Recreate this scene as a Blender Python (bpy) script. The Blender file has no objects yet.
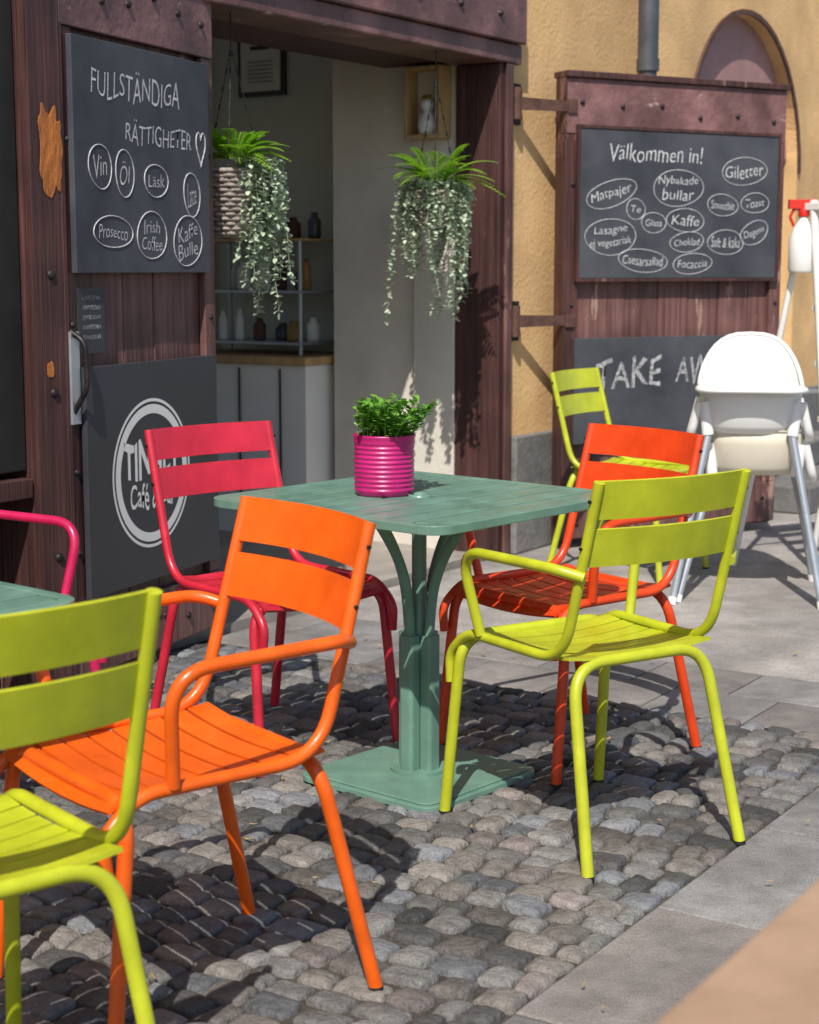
import bpy, bmesh, math, random
from mathutils import Vector, Matrix, noise
random.seed(7)
D=bpy.data; scene=bpy.context.scene; COL=scene.collection

# ------------------------------------------------------------ materials
def nt_new(name):
    m=D.materials.new(name); m.use_nodes=True
    nt=m.node_tree; b=nt.nodes['Principled BSDF']; return m,nt,b
def mat(name,c,rough=.6,var=.15,scale=8.,bump=0.,bscale=60.,metal=0.,coat=0.,c2=None,attr=False,stretch=None,detail=6,dirt=0.,trans=0.,speck=0.,dscale=1.7,peel=None,rvar=.08):
    m,nt,b=nt_new(name); L=nt.links; N=nt.nodes
    tc=N.new('ShaderNodeTexCoord'); mp=N.new('ShaderNodeMapping'); L.new(tc.outputs['Object'],mp.inputs[0])
    if stretch: mp.inputs['Scale'].default_value=stretch
    n=N.new('ShaderNodeTexNoise'); n.inputs['Scale'].default_value=scale; n.inputs['Detail'].default_value=detail; n.inputs['Roughness'].default_value=.62
    L.new(mp.outputs[0],n.inputs['Vector'])
    r=N.new('ShaderNodeValToRGB'); L.new(n.outputs['Fac'],r.inputs[0])
    if c2 is None: c2=tuple(x*(1-var) for x in c); c1=tuple(min(1,x*(1+var)) for x in c)
    else: c1=c
    r.color_ramp.elements[0].position=.33; r.color_ramp.elements[1].position=.67
    r.color_ramp.elements[0].color=(*c2,1); r.color_ramp.elements[1].color=(*c1,1)
    col=r.outputs[0]
    def mul(col,src):
        mx=N.new('ShaderNodeMix'); mx.data_type='RGBA'; mx.blend_type='MULTIPLY'; mx.inputs[0].default_value=1
        L.new(col,mx.inputs[6]); L.new(src,mx.inputs[7]); return mx.outputs[2]
    if attr:
        a=N.new('ShaderNodeAttribute'); a.attribute_name='Col'; col=mul(col,a.outputs['Color'])
    if dirt>0:
        n3=N.new('ShaderNodeTexNoise'); n3.inputs['Scale'].default_value=dscale; n3.inputs['Detail'].default_value=8; L.new(tc.outputs['Object'],n3.inputs['Vector'])
        r3=N.new('ShaderNodeValToRGB'); r3.color_ramp.elements[0].position=.42; r3.color_ramp.elements[1].position=.62
        r3.color_ramp.elements[0].color=(1-dirt,1-dirt,1-dirt,1); r3.color_ramp.elements[1].color=(1,1,1,1); L.new(n3.outputs['Fac'],r3.inputs[0])
        col=mul(col,r3.outputs[0])
    if speck>0:
        n4=N.new('ShaderNodeTexNoise'); n4.inputs['Scale'].default_value=260; n4.inputs['Detail'].default_value=2; L.new(tc.outputs['Object'],n4.inputs['Vector'])
        r4=N.new('ShaderNodeValToRGB'); r4.color_ramp.elements[0].position=.36; r4.color_ramp.elements[1].position=.60
        r4.color_ramp.elements[0].color=(1-speck,1-speck,1-speck,1); r4.color_ramp.elements[1].color=(1,1,1,1); L.new(n4.outputs['Fac'],r4.inputs[0])
        col=mul(col,r4.outputs[0])
    if peel: # (color, scale, threshold, stretch)
        pc,ps,pt,pst=peel
        mp2=N.new('ShaderNodeMapping'); mp2.inputs['Scale'].default_value=pst; L.new(tc.outputs['Object'],mp2.inputs[0])
        n5=N.new('ShaderNodeTexNoise'); n5.inputs['Scale'].default_value=ps; n5.inputs['Detail'].default_value=9; n5.inputs['Roughness'].default_value=.7; L.new(mp2.outputs[0],n5.inputs['Vector'])
        r5=N.new('ShaderNodeValToRGB'); r5.color_ramp.elements[0].position=pt; r5.color_ramp.elements[1].position=pt+.03
        r5.color_ramp.elements[0].color=(0,0,0,1); r5.color_ramp.elements[1].color=(1,1,1,1); L.new(n5.outputs['Fac'],r5.inputs[0])
        mx=N.new('ShaderNodeMix'); mx.data_type='RGBA'; L.new(r5.outputs[0],mx.inputs[0]); L.new(col,mx.inputs[6]); mx.inputs[7].default_value=(*pc,1); col=mx.outputs[2]
    L.new(col,b.inputs['Base Color'])
    rr=N.new('ShaderNodeMapRange'); rr.inputs[1].default_value=.3; rr.inputs[2].default_value=.7; rr.inputs[3].default_value=max(0.05,rough-rvar); rr.inputs[4].default_value=min(1,rough+rvar)
    L.new(n.outputs['Fac'],rr.inputs[0]); L.new(rr.outputs[0],b.inputs['Roughness'])
    b.inputs['Metallic'].default_value=metal
    if coat: b.inputs['Coat Weight'].default_value=coat; b.inputs['Coat Roughness'].default_value=.2
    if bump:
        n2=N.new('ShaderNodeTexNoise'); n2.inputs['Scale'].default_value=bscale; n2.inputs['Detail'].default_value=5
        L.new(mp.outputs[0],n2.inputs['Vector'])
        bp=N.new('ShaderNodeBump'); bp.inputs['Strength'].default_value=bump; bp.inputs['Distance'].default_value=.01
        L.new(n2.outputs['Fac'],bp.inputs['Height']); L.new(bp.outputs[0],b.inputs['Normal'])
    if trans:
        t=N.new('ShaderNodeBsdfTranslucent'); L.new(col,t.inputs[0]); ms=N.new('ShaderNodeMixShader'); ms.inputs[0].default_value=trans
        o=N['Material Output']; L.new(b.outputs[0],ms.inputs[1]); L.new(t.outputs[0],ms.inputs[2]); L.new(ms.outputs[0],o.inputs[0])
    return m
M={}
def paint(n,c): M[n]=mat(n,c,rough=.38,var=.09,scale=14,bump=.05,bscale=300,coat=.15,dirt=.14,dscale=9,rvar=.14,
                         peel=(tuple(x*.35+.03 for x in c),55,.705,(1,1,1)))
paint('orange_paint',(.86,.125,.005)); paint('red_orange_paint',(.76,.062,.008)); paint('lime_paint',(.50,.54,.022))
paint('pink_paint',(.56,.018,.042)); paint('teal_paint',(.15,.28,.22)); paint('magenta_tin',(.50,.012,.16))
paint('magenta_paint',(.55,.012,.09))
GR=(9,9,.35)
M['door_wood']=mat('door_wood',(.28,.135,.12),rough=.5,scale=4,stretch=GR,c2=(.12,.05,.045),bump=.7,bscale=9,dirt=.45,speck=.25,dscale=3,peel=((.36,.22,.18),3.2,.60,(3,3,.6)))
M['dark_wood']=mat('dark_wood',(.125,.048,.042),rough=.55,scale=4,stretch=GR,c2=(.05,.021,.019),bump=.7,bscale=9,speck=.25,dirt=.3,dscale=4,peel=((.20,.10,.08),3.2,.63,(3,3,.6)))
M['lintel_wood']=mat('lintel_wood',(.31,.155,.15),rough=.5,scale=8,c2=(.17,.075,.072),bump=.5,bscale=30,dirt=.45,speck=.25,dscale=3,peel=((.42,.28,.25),5,.62,(1,1,2)))
M['ochre_plaster']=mat('ochre_plaster',(.90,.58,.27),rough=.9,scale=2.5,c2=(.74,.45,.20),bump=.4,bscale=50,dirt=.2,peel=((.70,.52,.34),2.5,.66,(1,1,1)))
M['cream_plaster']=mat('cream_plaster',(.78,.73,.64),rough=.9,scale=3,c2=(.68,.63,.54),bump=.3,bscale=40,dirt=.14)
M['interior_paint']=mat('interior_paint',(.56,.58,.51),rough=.7,var=.06,scale=1.5)
M['interior_floor']=mat('interior_floor',(.30,.27,.24),rough=.5,var=.2,scale=6)
M['white_paint']=mat('white_paint',(.78,.77,.74),rough=.45,var=.04,scale=4)
M['white_plastic']=mat('white_plastic',(.80,.79,.77),rough=.35,var=.02,scale=4)
M['cream_plastic']=mat('cream_plastic',(.68,.62,.50),rough=.5,var=.04,scale=6)
M['counter_wood']=mat('counter_wood',(.50,.31,.14),rough=.4,var=.2,scale=6,stretch=(6,1,1))
M['table_wood']=mat('table_wood',(.42,.28,.19),rough=.55,scale=9,c2=(.33,.215,.14),bump=.15,bscale=50)
M['stone']=mat('stone',(.26,.25,.24),rough=.85,scale=9,c2=(.16,.155,.15),bump=.5,bscale=35,dirt=.3)
M['iron']=mat('iron',(.035,.03,.03),rough=.5,var=.3,scale=20,metal=.6,bump=.2)
M['rusty']=mat('rusty',(.12,.06,.045),rough=.7,var=.3,scale=20,metal=.3,bump=.2)
M['zinc']=mat('zinc',(.10,.105,.12),rough=.45,var=.2,scale=10,metal=.4)
M['steel_tube']=mat('steel_tube',(.42,.46,.50),rough=.35,var=.08,scale=10,metal=.5)
M['chalkboard']=mat('chalkboard',(.075,.080,.094),rough=.65,scale=3,c2=(.032,.035,.044),detail=9,bump=.05)
M['black_board']=mat('black_board',(.045,.046,.054),rough=.5,scale=3,c2=(.030,.031,.037))
M['chalk']=mat('chalk',(.80,.80,.80),rough=1,scale=90,c2=(.42,.42,.44),detail=3)
M['chalk_faint']=mat('chalk_faint',(.55,.55,.56),rough=1,scale=60,c2=(.10,.10,.11),detail=3)
M['white_print']=mat('white_print',(.78,.77,.74),rough=.7,var=.03)
M['blackish']=mat('blackish',(.012,.012,.012),rough=.6,var=.2)
M['paper']=mat('paper',(.70,.68,.62),rough=.8,var=.06,scale=10)
M['frame_black']=mat('frame_black',(.03,.03,.03),rough=.4,var=.1)
M['gold']=mat('gold',(.35,.2,.05),rough=.5,var=.3)
M['rust_patch']=mat('rust_patch',(.62,.20,.035),rough=.75,scale=16,c2=(.20,.07,.03),stretch=(1,1,.35),bump=.5,bscale=60,speck=.3)
M['red_plastic']=mat('red_plastic',(.65,.03,.02),rough=.3,var=.05)
M['wicker']=mat('wicker',(.42,.36,.32),rough=.85,scale=40,c2=(.20,.165,.14),bump=.6,bscale=90)
M['soil']=mat('soil',(.05,.035,.025),rough=1,var=.4,scale=60,bump=.6)
M['leaf_herb']=mat('leaf_herb',(.21,.46,.06),rough=.45,scale=25,c2=(.09,.27,.02),trans=.25)
M['leaf_fern']=mat('leaf_fern',(.40,.62,.05),rough=.45,scale=12,c2=(.22,.46,.03),trans=.3)
M['leaf_silver']=mat('leaf_silver',(.66,.72,.56),rough=.6,scale=30,c2=(.25,.36,.21),trans=.15)
M['cobble']=mat('cobble',(1,1,1),rough=.68,scale=26,c2=(.58,.58,.58),bump=.8,bscale=75,attr=True,detail=9,speck=.32,dirt=.22)
M['joint_sand']=mat('joint_sand',(.09,.078,.06),rough=1,scale=40,c2=(.03,.027,.02),bump=.8,bscale=90)
M['slab']=mat('slab',(1,1,1),rough=.8,scale=14,c2=(.70,.69,.68),bump=.4,bscale=110,attr=True,dirt=.28,detail=9,speck=.35,dscale=2.6)
M['concrete']=mat('concrete',(.52,.48,.45),rough=.9,scale=5,c2=(.33,.305,.28),bump=.7,bscale=60,detail=10,dirt=.28,speck=.4,dscale=2.3)
M['asphalt']=mat('asphalt',(.075,.073,.07),rough=.9,scale=60,c2=(.04,.04,.04),bump=.5,bscale=120,dirt=.3)
M['door_purple']=mat('door_purple',(.38,.21,.20),rough=.6,var=.15,scale=5)
M['dry_leaf']=mat('dry_leaf',(.30,.22,.10),rough=.8,var=.4,scale=30)
m,nt,b=nt_new('glass_dark'); b.inputs['Base Color'].default_value=(.12,.14,.15,1); b.inputs['Roughness'].default_value=.05; M['glass_dark']=m
nn=nt.nodes.new('ShaderNodeTexNoise'); nn.inputs['Scale'].default_value=2
bb=nt.nodes.new('ShaderNodeBump'); bb.inputs['Strength'].default_value=.05; nt.links.new(nn.outputs[0],bb.inputs['Height']); nt.links.new(bb.outputs[0],b.inputs['Normal'])

# ------------------------------------------------------------ mesh builder
class B:
    def __init__(s): s.v=[];s.f=[];s.sm=[];s.mi=[];s.mats=[]
    def mid(s,m):
        if m not in s.mats: s.mats.append(m)
        return s.mats.index(m)
    def add(s,vs,fs,m,smooth=False,T=None):
        o=len(s.v)
        for v in vs:
            v=Vector(v)
            s.v.append(T(v) if callable(T) else (T@v if T is not None else v))
        k=s.mid(m)
        for f in fs: s.f.append([o+i for i in f]); s.sm.append(smooth); s.mi.append(k)
    def box(s,a,b,m,T=None):
        x0,y0,z0=a;x1,y1,z1=b
        s.add([(x0,y0,z0),(x1,y0,z0),(x1,y1,z0),(x0,y1,z0),(x0,y0,z1),(x1,y0,z1),(x1,y1,z1),(x0,y1,z1)],
              [(0,3,2,1),(4,5,6,7),(0,1,5,4),(1,2,6,5),(2,3,7,6),(3,0,4,7)],m,False,T)
    def prism(s,poly,z0,z1,m,T=None,smooth=False):
        n=len(poly); vs=[(x,y,z0) for x,y in poly]+[(x,y,z1) for x,y in poly]
        s.add(vs,[tuple(range(n))[::-1],tuple(range(n,2*n))]+[(i,(i+1)%n,n+(i+1)%n,n+i) for i in range(n)],m,smooth,T)
    def tube(s,pts,r,m,T=None,seg=12,closed=False,cap=True):
        pts=[Vector(p) for p in pts]; n=len(pts)
        rr=r if isinstance(r,(list,tuple)) else [r]*n
        tg=[]
        for i in range(n):
            a=pts[(i-1)%n] if (closed or i>0) else pts[i]; b=pts[(i+1)%n] if (closed or i<n-1) else pts[i]
            t=(b-a); tg.append(t.normalized() if t.length>1e-9 else Vector((0,0,1)))
        up=Vector((0,0,1)) if abs(tg[0].z)<.9 else Vector((1,0,0))
        x=tg[0].cross(up).normalized(); vs=[]
        for i in range(n):
            t=tg[i]; x=(x-t*x.dot(t)).normalized(); y=t.cross(x)
            for k in range(seg):
                a=2*math.pi*k/seg; vs.append(pts[i]+x*math.cos(a)*rr[i]+y*math.sin(a)*rr[i])
        fs=[]
        for i in range(n if closed else n-1):
            j=(i+1)%n
            for k in range(seg): fs.append((i*seg+k,i*seg+(k+1)%seg,j*seg+(k+1)%seg,j*seg+k))
        s.add(vs,fs,m,True,T)
        if cap and not closed:
            s.add(vs[:seg],[tuple(range(seg))[::-1]],m,False,T); s.add(vs[-seg:],[tuple(range(seg))],m,False,T)
    def lathe(s,prof,m,T=None,seg=32,smooth=True):
        vs=[];n=len(prof)
        for r,z in prof:
            for k in range(seg):
                a=2*math.pi*k/seg; vs.append((r*math.cos(a),r*math.sin(a),z))
        fs=[(i*seg+k,i*seg+(k+1)%seg,(i+1)*seg+(k+1)%seg,(i+1)*seg+k) for i in range(n-1) for k in range(seg)]
        s.add(vs,fs,m,smooth,T)
    def grid(s,fn,nu,nv,th,m,T=None):
        P=[[Vector(fn(i/nu,j/nv)) for j in range(nv+1)] for i in range(nu+1)]
        top=[];bot=[]
        for i in range(nu+1):
            for j in range(nv+1):
                du=P[min(i+1,nu)][j]-P[max(i-1,0)][j]; dv=P[i][min(j+1,nv)]-P[i][max(j-1,0)]
                n=du.cross(dv).normalized(); t_=th(i/nu,j/nv) if callable(th) else th
                top.append(P[i][j]+n*t_/2); bot.append(P[i][j]-n*t_/2)
        W=nv+1; q=len(top); fs=[];
        for i in range(nu):
            for j in range(nv):
                a=i*W+j; fs.append((a,a+W,a+W+1,a+1)); fs.append((q+a,q+a+1,q+a+W+1,q+a+W))
        s.add(top+bot,fs,m,True,T)
        loop=[i*W for i in range(nu+1)]+[nu*W+j for j in range(1,W)]+[i*W+nv for i in range(nu-1,-1,-1)]+[j for j in range(nv-1,0,-1)]
        vs=[top[a] for a in loop]+[bot[a] for a in loop]
        n=len(loop); s.add(vs,[(i,(i+1)%n,n+(i+1)%n,n+i) for i in range(n)],m,False,T)
    def obj(s,name,parent=None,bevel=0,mw=None,recalc=True):
        me=D.meshes.new(name); me.from_pydata(s.v,[],s.f)
        for m in s.mats: me.materials.append(M[m])
        me.polygons.foreach_set('use_smooth',s.sm); me.polygons.foreach_set('material_index',s.mi)
        if recalc:
            bm=bmesh.new(); bm.from_mesh(me)
            bmesh.ops.recalc_face_normals(bm,faces=bm.faces); bm.to_mesh(me); bm.free()
        me.update()
        o=D.objects.new(name,me); COL.objects.link(o)
        if bevel:
            md=o.modifiers.new('bevel','BEVEL'); md.width=bevel; md.segments=2; md.limit_method='ANGLE'; md.angle_limit=math.radians(50)
        if mw is not None: o.matrix_world=mw
        if parent: o.parent=parent
        return o
def empty(name,parent=None):
    o=D.objects.new(name,None); o.empty_display_size=.1; COL.objects.link(o)
    if parent: o.parent=parent
    return o
def fillet(pts,r,n=7):
    pts=[Vector(p) for p in pts]; out=[pts[0]]
    rr=r if isinstance(r,(list,tuple)) else [r]*len(pts)
    for i in range(1,len(pts)-1):
        p=pts[i]; a=(pts[i-1]-p); b=(pts[i+1]-p); d=min(rr[i],a.length*.48,b.length*.48)
        A=p+a.normalized()*d; C=p+b.normalized()*d
        for k in range(n+1):
            t=k/n; out.append((1-t)**2*A+2*t*(1-t)*p+t*t*C)
    out.append(pts[-1]); return out
def rrect(w,h,r,n=6):
    out=[]
    for cx,cy,a0 in ((w/2-r,h/2-r,0),(-w/2+r,h/2-r,90),(-w/2+r,-h/2+r,180),(w/2-r,-h/2+r,270)):
        for k in range(n+1):
            a=math.radians(a0+90*k/n); out.append((cx+r*math.cos(a),cy+r*math.sin(a)))
    return out
def place(x,y,az,z=0):
    return Matrix.Translation((x,y,z))@Matrix.Rotation(math.radians(az-90),4,'Z')

# ------------------------------------------------------------ chairs
def chair(name,m,x,y,az,arms=True):
    b=B()
    for sx in (-1,1):
        X=.212*sx
        rail=fillet([(X*.98,.0,.872),(X,.112,.462),(X*1.03,.48,.462),(X*1.05,.548,.40),(X*1.06,.54,.33)],[0,.09,.06,.03,0],8)
        b.tube(rail,.0122,m,seg=12)
        if arms:
            arm=fillet([(X*.99,.045,.66),(X*1.22,.09,.678),(X*1.26,.44,.672),(X*1.06,.415,.468)],[0,.05,.085,0],9)
            b.tube(arm,.0125,m,seg=12)
        for fx,fy in ((.222,0.0),(.238,.545)):
            b.tube([(fx*sx,fy,0),(fx*sx,fy,.008)],.0145,'blackish',seg=12)
        for z_,y_ in ((.83,.0205),(.725,.049)):
            b.tube([(X*1.04,y_-.008,z_),(X*1.065,y_-.008,z_)],.004,'iron',seg=8)
    rear=fillet([(-.222,0,.006),(-.19,.105,.452),(.19,.105,.452),(.222,0,.006)],[0,.085,.085,0],9)
    b.tube(rear,.0138,m,seg=14)
    front=fillet([(-.238,.545,.006),(-.222,.498,.448),(.222,.498,.448),(.238,.545,.006)],[0,.075,.075,0],9)
    b.tube(front,.0138,m,seg=14)
    n=8; y0=.095;y1=.53; w=(y1-y0)/n
    def zz(yy):
        t=(yy-y0)/(y1-y0); return .464-.02*math.sin(t*math.pi*.9)-(.03*max(0,(t-.86)/.14)**2)
    for i in range(n):
        a=y0+i*w+.0035; c=a+w-.007
        def fn(u,v,a=a,c=c):
            xx=(u-.5)*2*.205; yy=a+(c-a)*v; return (xx,yy,zz(yy)-.014*(1-(2*u-1)**2)+.006)
        b.grid(fn,8,2,.007,m)
    for z0,z1 in ((.789,.874),(.682,.767)):
        def fn(u,v,z0=z0,z1=z1):
            xx=(u-.5)*2*.212; z=z0+(z1-z0)*v; yy=.0+(.872-z)*.273
            return (xx,yy+.006-.034*(1-(2*u-1)**2),z)
        b.grid(fn,12,2,.007,m)
    return b.obj(name,bevel=.0015,mw=place(x,y,az))
chair('cafe_armchair','lime_paint',.577,3.628,122)
chair('cafe_armchair','orange_paint',-.196,3.125,217)
chair('cafe_armchair','red_orange_paint',.660,4.70,-142)
chair('cafe_chair','lime_paint',-.517,2.18,130,arms=False)
chair('cafe_chair','pink_paint',-.575,4.81,-48,arms=False)
chair('cafe_chair','lime_paint',.73,7.45,-33.5,arms=False)
chair('cafe_armchair','magenta_paint',-1.36,4.25,-30)

# ------------------------------------------------------------ tables
def garden_table(name,x,y,rot,side=.775,base=.46):
    e=empty(name); T=Matrix.Translation((x,y,0))@Matrix.Rotation(math.radians(rot),4,'Z'); h=.745
    b=B(); rim=rrect(side,side,.06,8); ins=rrect(side-.05,side-.05,.045,8); n=len(rim)
    vs=[(p[0],p[1],h) for p in rim]+[(p[0],p[1],h) for p in ins]+[(p[0],p[1],h-.022) for p in rim]+[(p[0],p[1],h-.022) for p in ins]
    fs=[]
    for i in range(n):
        j=(i+1)%n; fs+=[(i,j,n+j,n+i),(2*n+i,3*n+i,3*n+j,2*n+j),(i,2*n+i,2*n+j,j),(n+i,n+j,3*n+j,3*n+i)]
    b.add(vs,fs,'teal_paint')
    k=9; w=(side-.05)/k
    for i in range(k):
        y0=-(side-.05)/2+i*w+.0055; y1=y0+w-.011
        cut=.015 if i in (0,k-1) else 0
        if i==k//2:
            for a,c in ((-(side-.05)/2,-.03),(.03,(side-.05)/2)): b.box((a,y0,h-.016),(c,y1,h-.001),'teal_paint')
        else: b.box((-(side-.05)/2+cut,y0,h-.016),((side-.05)/2-cut,y1,h-.001),'teal_paint')
    for a in (-.2,.2): b.box((a-.02,-(side-.05)/2,h-.03),(a+.02,(side-.05)/2,h-.0165),'teal_paint')
    b.obj('table_top',e,bevel=.002,mw=T)
    b=B(); b.lathe([(.03,h-.01),(.03,h+.003),(.024,h+.004),(.024,h-.02)],'teal_paint'); b.lathe([(0.0001,h-.004),(.024,h-.004)],'blackish'); b.obj('parasol_ring',e,mw=T)
    b=B()
    b.prism(rrect(base,base,.05,8),0,.016,'teal_paint'); b.prism(rrect(base-.03,base-.03,.04,8),.0162,.021,'teal_paint')
    b.obj('base_plate',e,bevel=.003,mw=T)
    b=B(); b.tube([(0,0,.02),(0,0,h-.02)],.019,'teal_paint',seg=16)
    for a in range(4):
        c,s=math.cos(a*math.pi/2),math.sin(a*math.pi/2)
        pr=[(.033,.36),(.038,.44),(.050,.52),(.085,.60),(.130,.66),(.162,.70),(.175,.73)]
        p2=[]
        for i in range(len(pr)-1):
            for q in range(4):
                t=q/4; p2.append((pr[i][0]*(1-t)+pr[i+1][0]*t,pr[i][1]*(1-t)+pr[i+1][1]*t))
        p2.append(pr[-1])
        for _ in range(3): p2=[p2[0]]+[((p2[i-1][0]+2*p2[i][0]+p2[i+1][0])/4,(p2[i-1][1]+2*p2[i][1]+p2[i+1][1])/4) for i in range(1,len(p2)-1)]+[p2[-1]]
        b.tube([(r*c,r*s,z) for r,z in p2],.0135,'teal_paint',seg=14)
        TT=Matrix.Rotation(a*math.pi/2,4,'Z')
        b.prism([(x_+.036,y_) for x_,y_ in rrect(.040,.044,.010,4)],.02,.385,'teal_paint',TT)
    b.tube([(0,0,.02),(0,0,.03)],.075,'teal_paint',seg=24)
    b.obj('pedestal',e,mw=T,bevel=.0015)
    return e
garden_table('garden_table',0.025,4.26,49)
garden_table('garden_table',-1.11,2.86,49)

W0=Vector((.439,7.7,0)); U=Vector((.545,.838,0)).normalized(); Nn=Vector((U.y,-U.x,0))
def WT(v): return W0+U*v.x+Nn*v.y+Vector((0,0,v.z))
e=empty('wooden_table')
b=B()
for i in range(6):
    n0=3.32+i*.115; b.box((-6.35,n0,.715),(-4.35,n0+.109,.745),'table_wood',WT)
b.obj('table_top',e,bevel=.004)
b=B()
for s in (-6.15,-4.55):
    for n in (3.4,3.9): b.box((s-.03,n-.03,0),(s+.03,n+.03,.65),'table_wood',WT)
    b.box((s-.025,3.36,.651),(s+.025,3.96,.714),'table_wood',WT)
b.box((-6.1,3.63,.25),(-4.6,3.67,.31),'table_wood',WT)
b.obj('table_frame',e,bevel=.004)

# ------------------------------------------------------------ ground
SE=-2.15
b=B(); b.box((-60,-60,-.3),(60,60,-.03),'asphalt'); b.obj('ground')
b=B(); b.box((-9,0,-.029),(SE,2.43,-.009),'joint_sand',WT); b.box((SE,0,-.029),(SE+.6,2.43,-.005),'joint_sand',WT); b.box((-9,2.43,-.029),(9,3.3,-.005),'joint_sand',WT); b.obj('paving_bed')
b=B(); b.box((SE+.6,0,-.028),(9,2.43,-.001),'concrete',WT); b.obj('pavement')
def stones(name,cells,mt,h,bev,dome,colf,corner=0.0):
    vs=[];fs=[];cols=[]
    for (s0,s1,n0,n1,jit) in cells:
        o=len(vs); c=colf(); cs,cn=(s0+s1)/2,(n0+n1)/2; hs,hn=(s1-s0)/2,(n1-n0)/2
        z0=random.uniform(-1,1)*jit*.6; tx=random.uniform(-1,1)*jit*.5; ty=random.uniform(-1,1)*jit*.5
        off=[(random.uniform(-1,1)*jit,random.uniform(-1,1)*jit) for _ in range(4)]
        seed=random.uniform(0,99)
        def ring(hh):
            q=[-1.0,-1.0+.3*bev/hh,-1+1.1*bev/hh,-1+2.4*bev/hh,-.2]; q=[min(x,-.2) for x in q]; return q+[-x for x in q[::-1]]
        US=ring(hs);VS=ring(hn); g=len(US)
        for i,u in enumerate(US):
            for j,v in enumerate(VS):
                k=1-corner*(abs(u*v))**3
                w=[(1-u)*(1-v)/4,(1+u)*(1-v)/4,(1+u)*(1+v)/4,(1-u)*(1+v)/4]
                du=sum(w[q]*off[q][0] for q in range(4)); dv=sum(w[q]*off[q][1] for q in range(4))
                du+=.0035*jit/.006*noise.noise(Vector((v*2+seed,1.3,seed))) ; dv+=.0035*jit/.006*noise.noise(Vector((u*2,seed,4.1)))
                S=cs+u*k*hs+du; Q=cn+v*k*hn+dv
                e_=min(i,j,g-1-i,g-1-j)
                z=h+z0+tx*u+ty*v-dome*(u*u+v*v)*.5
                z-=[.03,bev*.75,bev*.18,0,0][e_]
                if dome>0 and e_>0: z+=.004*noise.noise(Vector((u*1.6+seed,v*1.6,seed)))
                vs.append(WT(Vector((S,Q,z)))); cols.append(c)
        for i in range(g-1):
            for j in range(g-1): a=o+i*g+j; fs.append((a,a+1,a+g+1,a+g))
    me=D.meshes.new(name); me.from_pydata(vs,[],fs); me.materials.append(M[mt])
    ca=me.color_attributes.new('Col','FLOAT_COLOR','POINT'); ca.data.foreach_set('color',[x for c in cols for x in (*c,1)])
    me.polygons.foreach_set('use_smooth',[True]*len(fs)); me.update()
    if sum(p.normal.z for p in me.polygons)<0: me.flip_normals()
    o=D.objects.new(name,me); COL.objects.link(o)
    return o
cells=[]; s=-9.0
while s<SE-.02:
    w=random.uniform(.070,.090)
    if s+w>SE-.06: w=SE-s
    n=random.uniform(-.06,0)
    while n<2.42:
        l=random.choice((.065,.075,.085,.09,.10,.11))*random.uniform(.94,1.06)
        if n+l>2.40: l=2.43-n
        if n+l>.03:
            wob=.014*math.sin(n*2.1+s*1.3)+.008*math.sin(n*5+s*4)
            cells.append((s+.0028+wob,s+w-.0028+wob,max(n,0)+.0028,n+l-.0028,.0065))
        n+=l
    s+=w
def cc():
    g=random.uniform(.14,.36); t=random.random()
    if t<.25: return (g*1.08,g*.97,g*.88)
    if t<.42: return (g*.94,g*.97,g*1.03)
    if t<.48: return (g*1.12,g*.95,g*.90)
    if t<.64: return (g*.5,g*.49,g*.48)
    return (g,g*.965,g*.92)
stones('cobblestone_paving',cells,'cobble',.007,.0075,.0045,cc,corner=.10)
cells=[]
for r in range(2):
    s0=SE+r*.3; n=0.0+r*.17
    if r: cells.append((s0+.003,s0+.297,.003,.167,.001))
    while n<2.42:
        l=min(.34,2.43-n); cells.append((s0+.003,s0+.297,n+.003,n+l-.003,.001)); n+=l
for r,(n0,n1) in enumerate(((2.43,2.80),(2.80,3.29))):
    s=-9+r*.3
    while s<9:
        l=.6; cells.append((s+.003,s+l-.003,n0+.003,n1-.003,.001)); s+=l
def sc():
    g=random.uniform(.24,.36); t=random.random()
    return (g*1.07,g*.97,g*.92) if t<.5 else (g,g*.97,g*.95)
stones('paving_slabs',cells,'slab',.0,.003,.0,sc)
b=B()
for i in range(110):
    p=WT(Vector((random.uniform(-5.6,-1.0),random.uniform(.1,2.9),.014))); a=random.uniform(0,6.28); r=random.uniform(.004,.011)
    b.add([p+Vector((r*1.6*math.cos(a),r*1.6*math.sin(a),.002)),p+Vector((-r*.5*math.sin(a),r*.5*math.cos(a),0)),p-Vector((r*1.3*math.cos(a),r*1.3*math.sin(a),-.004)),p+Vector((r*.6*math.sin(a),-r*.6*math.cos(a),.001))],[(0,1,2,3)],'dry_leaf')
b.obj('fallen_leaves')

# ------------------------------------------------------------ building
bd=empty('cafe_building')
b=B(); H=7
b.box((0,-.9,0),(1.95,0,H),'ochre_plaster',WT)
b.box((3.67,-.9,0),(10,0,H),'ochre_plaster',WT)
b.box((-2.18,-.9,2.48),(0,0,H),'ochre_plaster',WT)
b.box((-3.2,-.9,0),(-2.18,-.12,H),'ochre_plaster',WT)
b.box((-4.8,-.9,2.5),(-3.2,0,H),'ochre_plaster',WT)
b.box((-4.8,-.9,0),(-3.2,-.05,.64),'dark_wood',WT)
b.box((-10,-.9,0),(-4.8,0,H),'ochre_plaster',WT)
c=2.81;R=.86;zs=1.91;K=20
for i in range(K):
    a0=math.pi-math.pi*i/K;a1=math.pi-math.pi*(i+1)/K
    s0,s1=c+R*math.cos(a0),c+R*math.cos(a1); z0,z1=zs+R*math.sin(a0),zs+R*math.sin(a1)
    b.add([(s0,0,z0),(s1,0,z1),(s1,0,H),(s0,0,H),(s0,-.9,z0),(s1,-.9,z1)],[(0,1,2,3),(0,4,5,1)],'ochre_plaster',False,WT)
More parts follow.
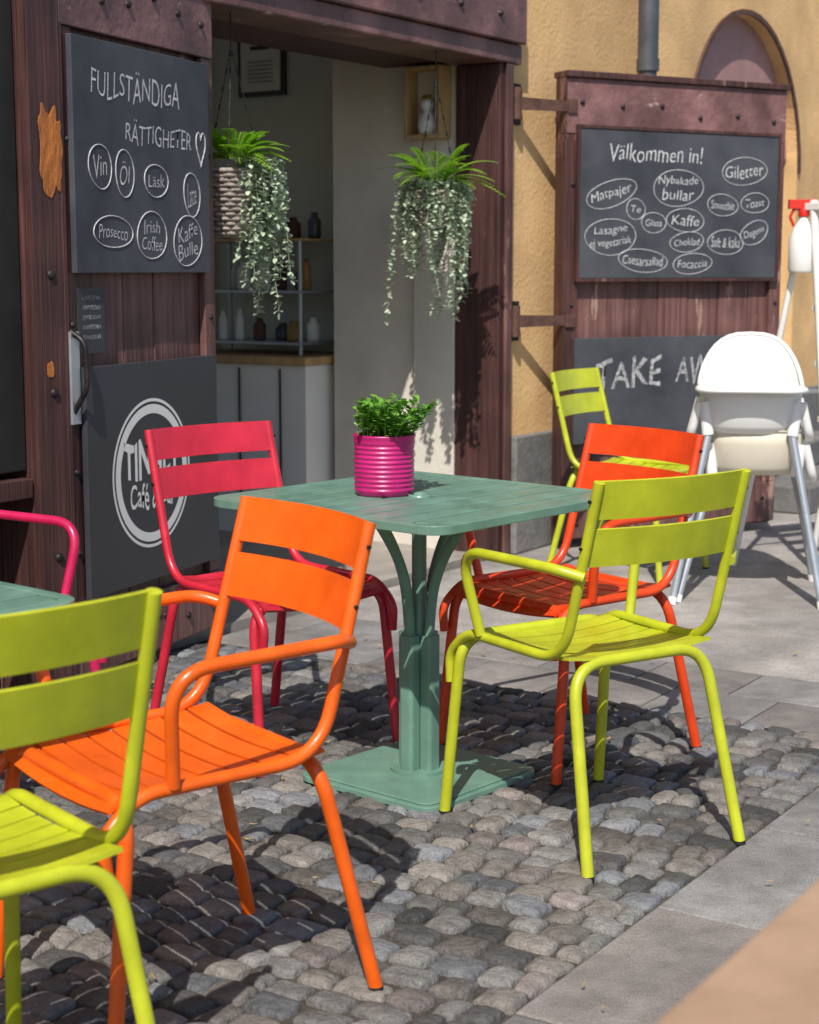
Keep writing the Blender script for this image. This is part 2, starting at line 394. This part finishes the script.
b.obj('walls',bd,recalc=True)
b=B()
for i in range(K):
    a0=math.pi-math.pi*i/K;a1=math.pi-math.pi*(i+1)/K
    p=lambda a,r,n:(c+r*math.cos(a),n,zs+r*math.sin(a))
    b.add([p(a0,R,.015),p(a1,R,.015),p(a1,R+.03,.015),p(a0,R+.03,.015),p(a0,R+.03,.0),p(a1,R+.03,.0),p(a0,R,0),p(a1,R,0)],[(0,1,2,3),(3,2,5,4),(0,6,7,1)],'rusty',False,WT)
b.obj('arch_trim',bd)
b=B()
poly=[(c-R,2.0),(c+R,2.0)]+[(c+R*math.cos(a),zs+R*math.sin(a)) for a in [math.pi*(.03+.94*i/24) for i in range(25)]]
def TY(n0): return lambda v: WT(Vector((v.x,n0+v.z,v.y)))
b.prism(poly,0,.05,'door_purple',TY(-.12))
b.box((c-R,-.25,0),(c+R,-.22,2.0),'glass_dark',WT)
for s in (c-R,c-.03,c+R-.07): b.box((s,-.219,0),(s+.07,-.13,1.9),'white_paint',WT)
for z in (.0,.8,1.9):
    b.box((c-R+.071,-.218,z),(c-.031,-.135,z+.099),'white_paint',WT); b.box((c+.041,-.218,z),(c+R-.071,-.135,z+.099),'white_paint',WT)
b.obj('arched_door',bd,bevel=.004)
b=B()
b.box((.03,.0,0),(.9,.045,.55),'stone',WT); b.box((.9,.0,0),(1.95,.043,.53),'stone',WT)
b.box((-4.8,0,0),(-3.21,.03,.3),'stone',WT)
b.box((3.67,0,0),(8,.045,.55),'stone',WT)
b.obj('stone_plinth',bd,bevel=.008)
b=B(); b.box((2.0,.0,0),(4.2,.75,.15),'stone',WT); b.box((2.1,-.2,.15),(3.6,.42,.3),'stone',WT); b.obj('entrance_steps',bd,bevel=.01)
b=B(); b.tube([WT(Vector((1.24,.1,2.32))),WT(Vector((1.24,.1,7)))],.052,'zinc',seg=20); b.tube([WT(Vector((1.24,.1,.2))),WT(Vector((1.24,.1,2.35)))],.046,'zinc',seg=20)
b.tube([WT(Vector((1.24,.1,2.3))),WT(Vector((1.24,.1,2.36)))],.058,'zinc',seg=20); b.obj('downpipe',bd)
LJ=-2.10
b=B()
b.box((-.12,-.2,0),(.0,.03,2.214),'dark_wood',WT); b.box((-.085,.032,0),(-.03,.05,2.214),'door_wood',WT)
b.box((LJ-.12,-.2,0),(LJ,-.06,2.214),'dark_wood',WT)
b.box((LJ-.04,-.2,2.216),(.04,.05,2.30),'lintel_wood',WT); b.box((LJ-.04,-.2,2.303),(.04,.075,2.50),'lintel_wood',WT)
b.box((-2.05,-.6,2.23),(-.09,-.201,2.5),'dark_wood',WT)
for i in range(6):
    q=WT(Vector((-1.85+i*.33,.08,2.41))); b.lathe([(.0001,.010),(.012,.007),(.015,-.006)],'iron',Matrix.Translation(q)@Nn.to_track_quat('Z','Y').to_matrix().to_4x4(),seg=10)
b.obj('door_frame',bd,bevel=.006)
b=B(); b.box((-3.13,.001,0),(-2.99,.2,3.0),'dark_wood',WT)
for z in (.45,.95,1.30):
    q=WT(Vector((-3.06,.2,z))); b.lathe([(.0001,.012),(.013,.008),(.017,-.006)],'iron',Matrix.Translation(q)@Nn.to_track_quat('Z','Y').to_matrix().to_4x4(),seg=10)
for (sx_,zc,hw,hh) in ((-3.050,1.66,.046,.125),(-3.075,1.02,.014,.022)):
    pl=[]
    for i in range(40):
        a=2*math.pi*i/40; k=1+.30*noise.noise(Vector((math.cos(a)*3+zc,math.sin(a)*3,zc*3)))
        pl.append((sx_+hw*k*math.copysign(abs(math.cos(a))**.6,math.cos(a)),zc+hh*k*math.copysign(abs(math.sin(a))**.7,math.sin(a))))
    b.prism(pl,0,.0025,'rust_patch',lambda v: WT(Vector((v.x,.2005+v.z,v.y))))
b.obj('timber_post',bd,bevel=.002)
b=B(); b.box((-4.8,-.2,.64),(-3.14,.18,.70),'dark_wood',WT); b.box((-4.75,-.16,.72),(-3.135,.15,2.9),'blackish',WT); b.obj('side_window',bd,bevel=.004)  # solid near-black block: the opening's dark interior is put into its colour
b=B(); b.box((-.09,-.9,0),(-.001,-.201,2.7),'cream_plaster',WT); b.box((-.125,-.42,0),(-.0905,-.202,1.72),'cream_plaster',WT)
b.box((-2.3,-.9,0),(-2.2,-.201,2.7),'cream_plaster',WT)
b.obj('door_reveal',bd,bevel=.004)
b=B()
b.box((.3,-4.5,0),(.4,-.901,2.7),'interior_paint',WT); b.box((-3.7,-4.5,0),(-3.6,-.9,2.7),'interior_paint',WT)
b.box((-3.6,-4.6,0),(.4,-4.5,.8),'interior_paint',WT); b.box((-3.6,-4.6,2.4),(.4,-4.5,2.7),'interior_paint',WT); b.box((-.1,-4.6,.8),(.4,-4.5,2.4),'interior_paint',WT); b.box((-1.9,-4.6,.8),(-1.8,-4.5,2.4),'interior_paint',WT)  # unseen back wall; openings added so sky light brightens the room
b.box((-3.7,-4.6,2.7),(.4,-.6,2.8),'white_paint',WT); b.box((-3.6,-4.5,-.02),(.3,-.05,.02),'interior_floor',WT)
b.box((-3.7,-.95,0),(-2.18,-.9,2.7),'interior_paint',WT)
for k in (1.05,1.95): b.box((.27,-k-.05,.9),(.2995,-k,2.69),'white_paint',WT)
b.obj('interior_room',bd)
b=B(); b.box((-.25,-3.4,.02),(.295,-.95,.86),'white_paint',WT); b.box((-.28,-3.45,.862),(.296,-.93,.90),'counter_wood',WT)
for k in (1.1,1.35,1.6,2.05,2.6): b.box((-.262,-k-.004,.1),(-.2502,-k+.004,.84),'blackish',WT)
b.obj('counter',bd,bevel=.004)
b=B(); b.box((.28,-1.76,2.19),(.299,-1.46,2.61),'frame_black',WT); b.box((.272,-1.735,2.215),(.2795,-1.485,2.585),'paper',WT)
for i in range(6): b.box((.268,-1.69,2.36-i*.02),(.2715,-1.53,2.363-i*.02),'rusty',WT)
b.box((.268,-1.67,2.42),(.2715,-1.55,2.44),'frame_black',WT)
b.obj('framed_certificate')
# glass-fronted display shelf on the counter
b=B()
for sx_ in (-.14,.24):
    for k in (1.06,1.80): b.tube([WT(Vector((sx_,-k,.902))),WT(Vector((sx_,-k,1.45)))],.010,'steel_tube',seg=8)
for z in (.95,1.20,1.45): b.box((-.15,-1.81,z),(.25,-1.05,z+.012),'steel_tube' if z<1.4 else 'counter_wood',WT)
it=0
for z in (.963,1.213,1.463):
    for i in range(7):
        k=1.13+i*.10; hh=random.uniform(.08,.17); mm=('white_paint','gold','zinc','rusty','white_paint','paper')[it%6]; it+=1; rr_=random.uniform(.022,.04)
        b.lathe([(.0001,0),(rr_*.9,0),(rr_,.01),(rr_*.95,hh*.7),(rr_*.5,hh*.85),(rr_*.5,hh),(.0001,hh)],mm,Matrix.Translation(WT(Vector((random.uniform(-.06,.1),-k,z)))),seg=14)
b.obj('display_shelf')
b=B()
b.box((-.13,-.43,1.9),(-.0905,-.24,1.915),'counter_wood',WT);b.box((-.19,-.43,1.9),(-.1305,-.24,1.915),'counter_wood',WT)
b.box((-.19,-.43,2.20),(-.0905,-.24,2.215),'counter_wood',WT);b.box((-.19,-.43,1.9151),(-.0905,-.418,2.1999),'counter_wood',WT);b.box((-.19,-.252,1.9151),(-.0905,-.24,2.1999),'counter_wood',WT)
b.obj('wall_box',bevel=.002)
b=B(); q=WT(Vector((-.15,-.33,1.916)))
b.lathe([(.0001,0),(.035,0),(.045,.04),(.035,.085),(.018,.1),(.03,.12),(.033,.145),(.02,.17),(.0001,.178)],'white_paint',Matrix.Translation(q),seg=16)
b.lathe([(.0001,.178),(.02,.175),(.03,.15),(.034,.146)],'gold',Matrix.Translation(q),seg=16)
b.obj('figurine')

# ------------------------------------------------------------ chalk text helpers
def text_mesh(body,w,h,origin,X,mt,name,parent,shear=0,rot=0,bold=0):
    cu=D.curves.new('t','FONT'); cu.body=body; cu.align_x='CENTER'; cu.size=1; cu.shear=shear; cu.offset=bold
    cu.resolution_u=3
    o=D.objects.new('t',cu); COL.objects.link(o); bpy.context.view_layer.update()
    dg=bpy.context.evaluated_depsgraph_get(); me=D.meshes.new_from_object(o.evaluated_get(dg)); D.objects.remove(o)
    xs=[v.co.x for v in me.vertices]; ys=[v.co.y for v in me.vertices]
    cx,cy=(min(xs)+max(xs))/2,(min(ys)+max(ys))/2; sx=w/max(.01,max(xs)-min(xs)); sy=h/max(.01,max(ys)-min(ys))
    Y=Vector((0,0,1)); cr,sr=math.cos(rot),math.sin(rot); ph=random.uniform(0,6)
    for v in me.vertices:
        x=(v.co.x-cx)*sx; y=(v.co.y-cy)*sy
        y*=1+.12*math.sin(x*45+ph); y+=.06*h*math.sin(x*38+ph*2)
        x,y=x*cr-y*sr,x*sr+y*cr
        v.co=origin+X*x+Y*y
    me.materials.clear(); me.materials.append(M[mt])
    ob=D.objects.new(name,me); COL.objects.link(ob); ob.parent=parent; return ob
def ellipse(b,origin,X,a,c,r,mt,rot=0,wob=.04,n=40):
    ph=random.uniform(0,6); pts=[]
    for i in range(n):
        t=2*math.pi*i/n; k=1+wob*math.sin(2*t+ph)+wob*.5*math.sin(3*t+ph*2)
        x=a*k*math.cos(t);y=c*k*math.sin(t); x,y=x*math.cos(rot)-y*math.sin(rot),x*math.sin(rot)+y*math.cos(rot)
        pts.append(origin+X*x+Vector((0,0,y)))
    b.tube(pts,r,mt,seg=5,closed=True)

# ------------------------------------------------------------ barn doors
LD=Vector((.375,.927,0)).normalized(); LN=Vector((LD.y,-LD.x,0)); LW=.934
hinge=Vector((-.700,5.95,0)); L0=hinge-LD*LW+LN*.012
def LT(v): return L0+LD*v.x+LN*v.y+Vector((0,0,v.z))
RD=Vector((.8786,.4777,0)).normalized(); RN=Vector((RD.y,-RD.x,0)); R0=Vector((.715,7.85,0)); RW=1.29
def RT(v): return R0+RD*v.x+RN*v.y+Vector((0,0,v.z))
def barn_door(name,T,Wd,top,planks,NM):
    e=empty(name); b=B(); w=Wd/planks
    for i in range(planks): b.box((i*w+.0015,-.07,.04),((i+1)*w-.0015,-.02+random.uniform(-.003,.002),top-.02),'door_wood',T)
    b.obj('planks',e,bevel=.004)
    b=B()
    b.box((0,-.0185,top-.25),(Wd,.012,top),'lintel_wood',T); b.box((0,-.0185,.05),(Wd,.010,.25),'door_wood',T)
    b.box((0,-.0185,.252),(.07,.008,top-.252),'dark_wood',T); b.box((Wd-.07,-.0185,.252),(Wd,.008,top-.252),'door_wood',T)
    b.box((-.008,-.075,.04),(-.0005,.012,top),'dark_wood',T)
    b.box((-.01,-.09,top+.001),(Wd+.01,.03,top+.03),'dark_wood',T)
    b.obj('rails',e,bevel=.004)
    b=B(); Q=NM.to_track_quat('Z','Y').to_matrix().to_4x4()
    for z in (top-.125,.15):
        for i in range(6):
            q=T(Vector((.08+i*(Wd-.16)/5,.013 if z>1 else .011,z+random.uniform(-.03,.03)))); b.lathe([(.0001,.010),(.010,.007),(.013,-.003)],'iron',Matrix.Translation(q)@Q,seg=10)
    for x in (.035,Wd-.035):
        for z in (.45,.7,1.15,1.7): q=T(Vector((x,.009,z))); b.lathe([(.0001,.009),(.008,.006),(.011,-.003)],'iron',Matrix.Translation(q)@Q,seg=10)
    b.obj('bolts',e); return e
dl=barn_door('barn_door',LT,LW,2.28,5,LN)
dr=barn_door('barn_door',RT,RW,2.18,7,RN)
b=B()
for z in (2.05,1.08):
    p0=WT(Vector((.03,.03,z))); p1=RT(Vector((.03,.012,z)))
    b.tube([p0+Vector((0,0,-.07)),p0+Vector((0,0,.07))],.024,'rusty',seg=12)
    b.add([p0+Vector((0,0,-.028))+Nn*.02,p1+Vector((0,0,-.022)),p1+Vector((0,0,.022)),p0+Vector((0,0,.028))+Nn*.02,p0+Vector((0,0,-.028))+Nn*.008,p1+Vector((0,0,-.022))-RN*.012,p1+Vector((0,0,.022))-RN*.012,p0+Vector((0,0,.028))+Nn*.008],[(0,1,2,3),(7,6,5,4),(3,2,6,7),(0,4,5,1)],'rusty')
    b.box((.0,.012,z-.03),(.05,.022,z+.03),'rusty',RT)
    b.box((-.02,.0005,z-.09),(.10,.012,z+.09),'iron',WT)
b.obj('strap_hinges',dr)
b=B()
b.tube(fillet([LT(Vector((.02,.01,1.13))),LT(Vector((.02,.06,1.10))),LT(Vector((.02,.065,.96))),LT(Vector((.02,.01,.88)))],.03),.009,'iron',seg=10)
b.box((.005,.0085,.85),(.05,.02,1.13),'steel_tube',LT)
b.obj('door_handle',dl)
e=empty('notice_sticker'); b=B(); b.box((.06,.0085,1.06),(.21,.011,1.26),'black_board',LT); b.obj('sheet',e)

def board(name,T,x0,x1,z0,z1,mt,th=.02,n0=.0125):
    e=empty(name); b=B(); b.box((x0,n0,z0),(x1,n0+th,z1),mt,T); b.obj('board',e,bevel=.002); return e,n0+th+.0012
def words(e,T,X,x0,x1,z0,z1,n,items,mt='chalk',bold=-.004):
    b=B(); W=x1-x0;Hh=z1-z0
    for it in items:
        t,fx,fy,fw,fh,el=it[:6]; rot=it[6] if len(it)>6 else random.uniform(-.05,.08)
        o=T(Vector((x0+fx*W,n,z1-fy*Hh)))
        ls=t.split('\n'); k=len(ls)
        for i,l in enumerate(ls):
            oo=o+Vector((0,0,(k/2-.5-i)*fh*Hh/k))
            text_mesh(l,fw*W*(1 if len(l)==max(map(len,ls)) else .8),fh*Hh/k*.8,oo,X,mt,'lettering',e,shear=.12,rot=rot,bold=bold)
        if el: ellipse(b,o,X,fw*W*.5+.026,fh*Hh*.5+.026,.0016,mt,rot)
    if b.v: b.obj('chalk_rings',e)
for i in range(5): text_mesh('mwvmnwv',.10,.014,LT(Vector((.135,.0125,1.23-i*.03))),LD,'chalk_faint','scribble',e)
e,n=board('chalkboard_sign',LT,.03,.86,1.305,2.005,'chalkboard')
words(e,LT,LD,.03,.86,1.305,2.005,n,[('FULLSTÄNDIGA',.44,.17,.64,.17,0,.0),('RÄTTIGHETER',.60,.37,.50,.13,0,0),
 ('Vin',.17,.54,.09,.12,1),('Öl',.34,.56,.07,.13,1),('Läsk',.57,.58,.12,.07,1),('Latte',.85,.63,.07,.13,1),
 ('Prosecco',.25,.82,.20,.07,1),('Irish\nCoffee',.53,.83,.15,.15,1),('Kaffe\nBulle',.81,.85,.16,.17,1,.2)],bold=-.010)
b=B(); o=LT(Vector((.03+.83*.93,n,2.005-.7*.40))); pts=[]
for i in range(30):
    t=2*math.pi*i/30; pts.append(o+LD*(.0020*16*math.sin(t)**3)+Vector((0,0,.0040*(13*math.cos(t)-5*math.cos(2*t)-2*math.cos(3*t)-math.cos(4*t)))))
b.tube(pts,.0018,'chalk',seg=5,closed=True); b.obj('chalk_heart',e)
e,n=board('cafe_logo_sign',LT,.06,.89,.30,1.02,'black_board')
b=B(); o=LT(Vector((.44,n,.655)))
def annulus(r1,r0,dn=0):
    vs=[o+LN*dn+LD*(r*math.cos(2*math.pi*i/64))+Vector((0,0,r*math.sin(2*math.pi*i/64))) for r in (r1,r0) for i in range(64)]
    b.add(vs,[(i,(i+1)%64,64+(i+1)%64,64+i) for i in range(64)],'white_print')
annulus(.245,.235); annulus(.226,.196)
b.obj('logo_ring',e)
text_mesh('TINGET',.35,.125,o+Vector((0,0,.05)),LD,'white_print','logo_text',e,bold=.03)
text_mesh('Café & Bar',.28,.085,o+Vector((0,0,-.07)),LD,'white_print','logo_text',e,bold=.01)
e,n=board('chalkboard_sign',RT,.06,1.23,1.273,1.955,'chalkboard')
b=B()
for a in ((.045,1.258,.0595,1.97),(1.2305,1.258,1.245,1.97),(.06,1.258,1.23,1.2725),(.06,1.9555,1.23,1.97)): b.box((a[0],.0125,a[1]),(a[2],.037,a[3]),'dark_wood',RT)
b.obj('frame',e)
words(e,RT,RD,.06,1.23,1.273,1.955,n,[('Välkommen in!',.37,.15,.46,.14,0,0),('Matpajer',.15,.43,.20,.10,1,.25),('Giletter',.82,.25,.20,.11,1,.1),
 ('Nybakade\nbullar',.48,.38,.20,.18,1,0),('Smoothie',.71,.49,.12,.07,1),('Toast',.88,.47,.10,.07,1),('Te',.27,.53,.05,.06,1),
 ('Kaffe',.52,.60,.14,.09,1),('Lasagne\nej vegetarisk',.15,.72,.20,.17,1,.1),('Choklad',.53,.75,.13,.06,1),('Glass',.36,.62,.08,.06,1),
 ('Saft & kaka',.73,.75,.15,.09,1),('Dagens',.88,.68,.11,.08,1,.3),('Caesarsallad',.31,.88,.20,.08,1),('Focaccia',.56,.90,.15,.07,1)],bold=-.010)
e,n=board('take_away_sign',RT,.045,1.05,.50,.995,'chalkboard')
words(e,RT,RD,.045,1.05,.50,.995,n,[('TAKE',.31,.34,.38,.34,0,.05),('AWAY',.76,.32,.36,.32,0,.0)],mt='chalk_faint',bold=.01)

# ------------------------------------------------------------ high chairs, ladder, spray bottle
def high_chair(name,x,y,az,z0,lower):
    e=empty(name); T=place(x,y,az)
    b=B()
    for sx in (-1,1):
        for sy in (-1,1):
            b.tube([(.29*sx,.31*sy,.004),(.16*sx,.13*sy,.52+z0)],[.014,.016],'steel_tube',T,seg=12)
            b.tube([(.291*sx,.312*sy,0),(.286*sx,.306*sy,.03)],.018,'white_plastic',T,seg=10)
    b.obj('legs',e)
    b=B(); zb=.50+z0
    seg=40; rings=[(.10,.0),(.155,.0),(.18,.03),(.195,.12),(.205,.18)]
    vs=[]
    for k,(r,zh) in enumerate(rings):
        for i in range(seg):
            t=2*math.pi*i/seg; c_,s_=math.cos(t),math.sin(t)
            xx=r*math.copysign(abs(c_)**.7,c_); yy=r*.95*math.copysign(abs(s_)**.7,s_)
            back=max(0,-s_)**1.3
            z=zb+zh+(back*.20*(k/4)**1.5)
            if back>0: yy-=back*.03*k/4
            vs.append((xx,yy,z))
    fs=[((k*seg+i),(k*seg+(i+1)%seg),((k+1)*seg+(i+1)%seg),((k+1)*seg+i)) for k in range(len(rings)-1) for i in range(seg)]
    fs.append(tuple(range(seg)))
    mt='cream_plastic' if lower else 'white_plastic'
    b.add(vs,fs,mt,True,T)
    o=b.obj('seat_shell',e); sd=o.modifiers.new('s','SOLIDIFY'); sd.thickness=.008; sd.offset=0
    b=B(); b.tube([Vector(v) for v in vs[-seg:]],.009,mt,T,seg=8,closed=True)
    for sx in (-1,1):
        b.tube(fillet([(.2*sx,-.12,zb+.12),(.235*sx,-.1,zb-.02),(.235*sx,.1,zb-.02),(.2*sx,.12,zb+.12)],.05),.018,'white_plastic',T,seg=10)
        for sy in (-1,1): b.tube([(.165*sx,.135*sy,.49+z0),(.18*sx,.12*sy,.62+z0)],.024,'white_plastic',T,seg=10)
    b.obj('seat_flanges',e)
    if not lower:
        b=B(); P=rrect(.42,.22,.08,8)
        b.prism(P,zb+.165,zb+.172,'white_plastic',lambda v: T@Vector((v.x,v.y+.15,v.z)))
        b.tube([(x_,y_+.15,zb+.175) for x_,y_ in P],.010,'white_plastic',T,seg=8,closed=True)
        b.obj('tray',e)
    return e
high_chair('high_chair',1.38,6.80,-100,.17,False)
high_chair('high_chair',1.41,6.85,-100,.0,True)
e=empty('step_ladder'); T=place(1.83,7.25,-60)
b=B()
for sx in (-1,1):
    b.tube([(.24*sx,.28,0),(.17*sx,0.02,1.60)],.018,'white_paint',T,seg=8)
    b.tube([(.24*sx,-.34,0),(.17*sx,-.03,1.55)],.014,'white_paint',T,seg=8)
for i in range(6):
    z=.22+i*.23; k=z/1.55; w=.24-.07*k; yy=.28-.26*k
    b.box((-w,yy-.04,z),(w,yy+.04,z+.025),'white_paint',T)
b.box((-.19,-.08,1.56),(.19,.09,1.59),'white_paint',T)
b.tube([(-.2,-.2,.78),(.2,-.2,.78)],.01,'white_paint',T)
b.obj('ladder_frame',e,bevel=.003)
b=B(); q=Vector((1.66,7.18,1.30)); TT=Matrix.Translation(q)@Matrix.Scale(1.3,4)
b.lathe([(.0001,0),(.04,0),(.045,.01),(.045,.11),(.03,.15),(.014,.17),(.014,.19)],'white_plastic',TT,seg=20)
b.lathe([(.016,.18),(.018,.18),(.018,.205),(.0001,.205)],'red_plastic',TT,seg=16)
b.box((-.05,-.012,.205),(.03,.012,.235),'red_plastic',TT); b.tube(fillet([(-.028,0,.21),(-.045,0,.18),(-.03,0,.15)],.01),.005,'red_plastic',TT,seg=8)
b.tube([(0,0,.23),(.04,.01,.235),(.075,.02,.20)],.004,'red_plastic',TT,seg=6)
b.obj('spray_bottle',bevel=.002)

# ------------------------------------------------------------ plants
def leaf(b,p,d,up,L,w,m,cup=.15):
    d=d.normalized(); s=d.cross(up)
    if s.length<1e-3: s=d.orthogonal()
    s.normalize(); n=s.cross(d)
    P=[p,p+d*L*.35+s*w*.5+n*L*cup*.3,p+d*L*.75+s*w*.38+n*L*cup*.2,p+d*L-n*L*cup*.3,p+d*L*.75-s*w*.38+n*L*cup*.2,p+d*L*.35-s*w*.5+n*L*cup*.3,p+d*L*.5]
    b.add(P,[(0,1,6),(1,2,6),(2,3,6),(3,4,6),(4,5,6),(5,0,6)],m,True)
def rv():
    while 1:
        v=Vector((random.uniform(-1,1),random.uniform(-1,1),random.uniform(-1,1)))
        if .05<v.length<1: return v.normalized()
e=empty('potted_herb'); px,py,pz=-.065,4.29,.7445
b=B(); TT=Matrix.Translation((px,py,pz)); pr=[(.0001,0),(.07,0),(.074,.004)]
for i in range(56): z=.012+i*.0024; pr.append((.0765+.0016*math.sin(i*math.pi/2.5),z) if i<52 else (.078,z))
pr+=[(.081,.150),(.081,.155),(.076,.156),(.075,.12)]
b.lathe(pr,'magenta_tin',TT,seg=40); b.lathe([(.0001,.13),(.0755,.128)],'soil',TT); b.obj('pot',e)
b=B()
for k in range(72):
    a=random.uniform(0,6.28); r=.068*math.sqrt(random.random()); p0=Vector((px+r*math.cos(a),py+r*math.sin(a),pz+.125))
    ln=random.uniform(.055,.125); out=Vector((math.cos(a),math.sin(a),0))*r*.7+Vector((random.uniform(-.01,.045),random.uniform(-.02,.02),0))
    p1=p0+out*.4+Vector((0,0,ln*.6)); p2=p0+out+Vector((0,0,ln))
    b.tube([p0,p1,p2],.0012,'leaf_herb',seg=5)
    for j in range(15):
        t=random.uniform(.3,1.05); q=p0.lerp(p1,t*2) if t<.5 else p1.lerp(p2,t*2-1)
        d=rv(); d.z=abs(d.z)*.5-.05; leaf(b,q,d,Vector((0,0,1)),random.uniform(.016,.030),random.uniform(.014,.024),'leaf_herb')
b.obj('foliage',e,recalc=False)

def hanging(name,x,y,ztop,potr,poth,trail,hook,seed,fernL=1.,side=0.):
    random.seed(seed); e=empty(name); TT=Matrix.Translation((x,y,ztop-poth)); C=Vector((x,y,ztop))
    b=B(); pr=[(.0001,0),(potr*.6,0)]
    for i in range(18): t=i/17; pr.append((potr*(.68+.34*math.sin(t*1.5))+.004*(i%2),poth*t))
    pr+=[(potr*.93,poth),(potr*.9,poth*.85)]
    b.lathe(pr,'wicker',TT,seg=36,smooth=True); b.lathe([(.0001,poth*.9),(potr*.92,poth*.9)],'soil',TT)
    for z in range(14):
        zz=poth*(.05+.07*z); r=potr*(.68+.34*math.sin(min(1,zz/poth)*1.5))+.004
        b.tube([((r+.005*math.sin(i*math.pi/3+z*math.pi))*math.cos(2*math.pi*i/90),(r+.005*math.sin(i*math.pi/3+z*math.pi))*math.sin(2*math.pi*i/90),zz) for i in range(90)],.0062,'wicker',TT,seg=6,closed=True)
    b.obj('basket',e)
    b=B()
    for k in range(3):
        a=k*2.09+.5; p=C+Vector((potr*math.cos(a),potr*math.sin(a),-.01)); q=Vector((x,y,hook-.12))
        n=14
        for i in range(n):
            u0=p.lerp(q,i/n);u1=p.lerp(q,(i+.85)/n); b.tube([u0,u1],.0038 if i%2 else .0022,'iron',seg=5)
    b.tube([(x,y,hook-.12),(x,y,hook)],.003,'iron',seg=6); b.obj('chain',e)
    b=B()
    for k in range(44):
        a=random.uniform(0,6.28); el=random.uniform(.15,1.35); L=random.uniform(.16,.28)*fernL
        d=Vector((math.cos(a)*math.cos(el),math.sin(a)*math.cos(el),math.sin(el))); p=C+Vector((math.cos(a)*potr*.3,math.sin(a)*potr*.3,.04))
        prev=p
        for i in range(14):
            t=(i+1)/14; q=p+d*L*t+Vector((0,0,-.09*t*t*L/.2))
            b.tube([prev,q],.0013,'leaf_fern',seg=4,cap=False)
            dd=(q-prev).normalized(); sd=dd.cross(Vector((0,0,1)))
            if sd.length<.01: sd=Vector((1,0,0))
            sd.normalize(); l=.042*math.sin(math.pi*min(1,t*.85+.12))
            for sg in (-1,1): leaf(b,q,sd*sg+dd*.5,Vector((0,0,1)),l,.015,'leaf_fern',.05)
            prev=q
    b.obj('fern',e,recalc=False)
    b=B()
    for k in range(trail):
        a=random.gauss(-.25,.55) if side else random.uniform(0,6.28)
        r=potr*random.uniform(.75,1.3); ln=random.choice((.08,.12,.16,.2,.24,.30,.40,.54))*random.uniform(.8,1.1)
        p=C+Vector((r*math.cos(a)*.7,r*math.sin(a)*.7,.02)); o=Vector((math.cos(a),math.sin(a),0))
        pts=[p,p+o*r*.4+Vector((0,0,.01))]; q=pts[-1]; n=int(ln/.018); dr=rv()*.0025; dr.z=0
        for i in range(n):
            q=q+Vector((0,0,-.018))+o*.0035*math.exp(-i/3)+dr+rv()*.0025; pts.append(q)
        b.tube(pts,.001,'leaf_silver',seg=4)
        for q in pts[1:]:
            for j in range(3):
                d=rv(); d.z=d.z*.5-.25; leaf(b,q+rv()*.006,d,Vector((0,0,1)),random.uniform(.016,.028),random.uniform(.013,.021),'leaf_silver',.2)
    for k in range(800):
        d=rv(); d.z=abs(d.z)*.8-.6; f=random.uniform(.9,1.25)
        if side and d.x<.25: continue
        q=C+Vector((d.x*potr*f,d.y*potr*f,d.z*.12)); leaf(b,q,rv(),Vector((0,0,1)),random.uniform(.016,.028),.018,'leaf_silver',.2)
    b.obj('trailing_foliage',e,recalc=False)
hanging('hanging_plant',.11,7.17,1.64,.11,.15,88,2.216,3,fernL=1.12)
hanging('hanging_plant',-.635,6.15,1.67,.12,.24,58,2.216,5,fernL=.8,side=1)

# ------------------------------------------------------------ light, sky, camera
el=math.radians(50); sx,sy=-.12,-.993
sdir=Vector((sx*math.cos(el),sy*math.cos(el),math.sin(el))).normalized()
sl=D.lights.new('sun','SUN'); sl.energy=5; sl.angle=math.radians(.5); sl.color=(1,.955,.88)
so=D.objects.new('sun',sl); COL.objects.link(so); so.rotation_euler=sdir.to_track_quat('Z','Y').to_euler()
w=D.worlds.new('World'); scene.world=w; w.use_nodes=True; nt=w.node_tree
sk=nt.nodes.new('ShaderNodeTexSky'); sk.sky_type='NISHITA'; sk.sun_disc=False; sk.sun_elevation=el; sk.sun_rotation=math.atan2(sx,sy)
bg=nt.nodes['Background']; bg.inputs[1].default_value=.12; nt.links.new(sk.outputs[0],bg.inputs[0])
cd=D.cameras.new('camera'); co=D.objects.new('camera',cd); COL.objects.link(co); scene.camera=co
co.location=(0,0,1.32); co.rotation_euler=(math.radians(90-8.26),0,0)
cd.sensor_fit='VERTICAL'; cd.sensor_height=36; cd.lens=1680/1024*36; cd.clip_end=500; cd.clip_start=.05
cd.dof.use_dof=True; cd.dof.focus_distance=4.2; cd.dof.aperture_fstop=5.6
scene.view_settings.view_transform='Standard'; scene.view_settings.look='None'; scene.view_settings.exposure=0
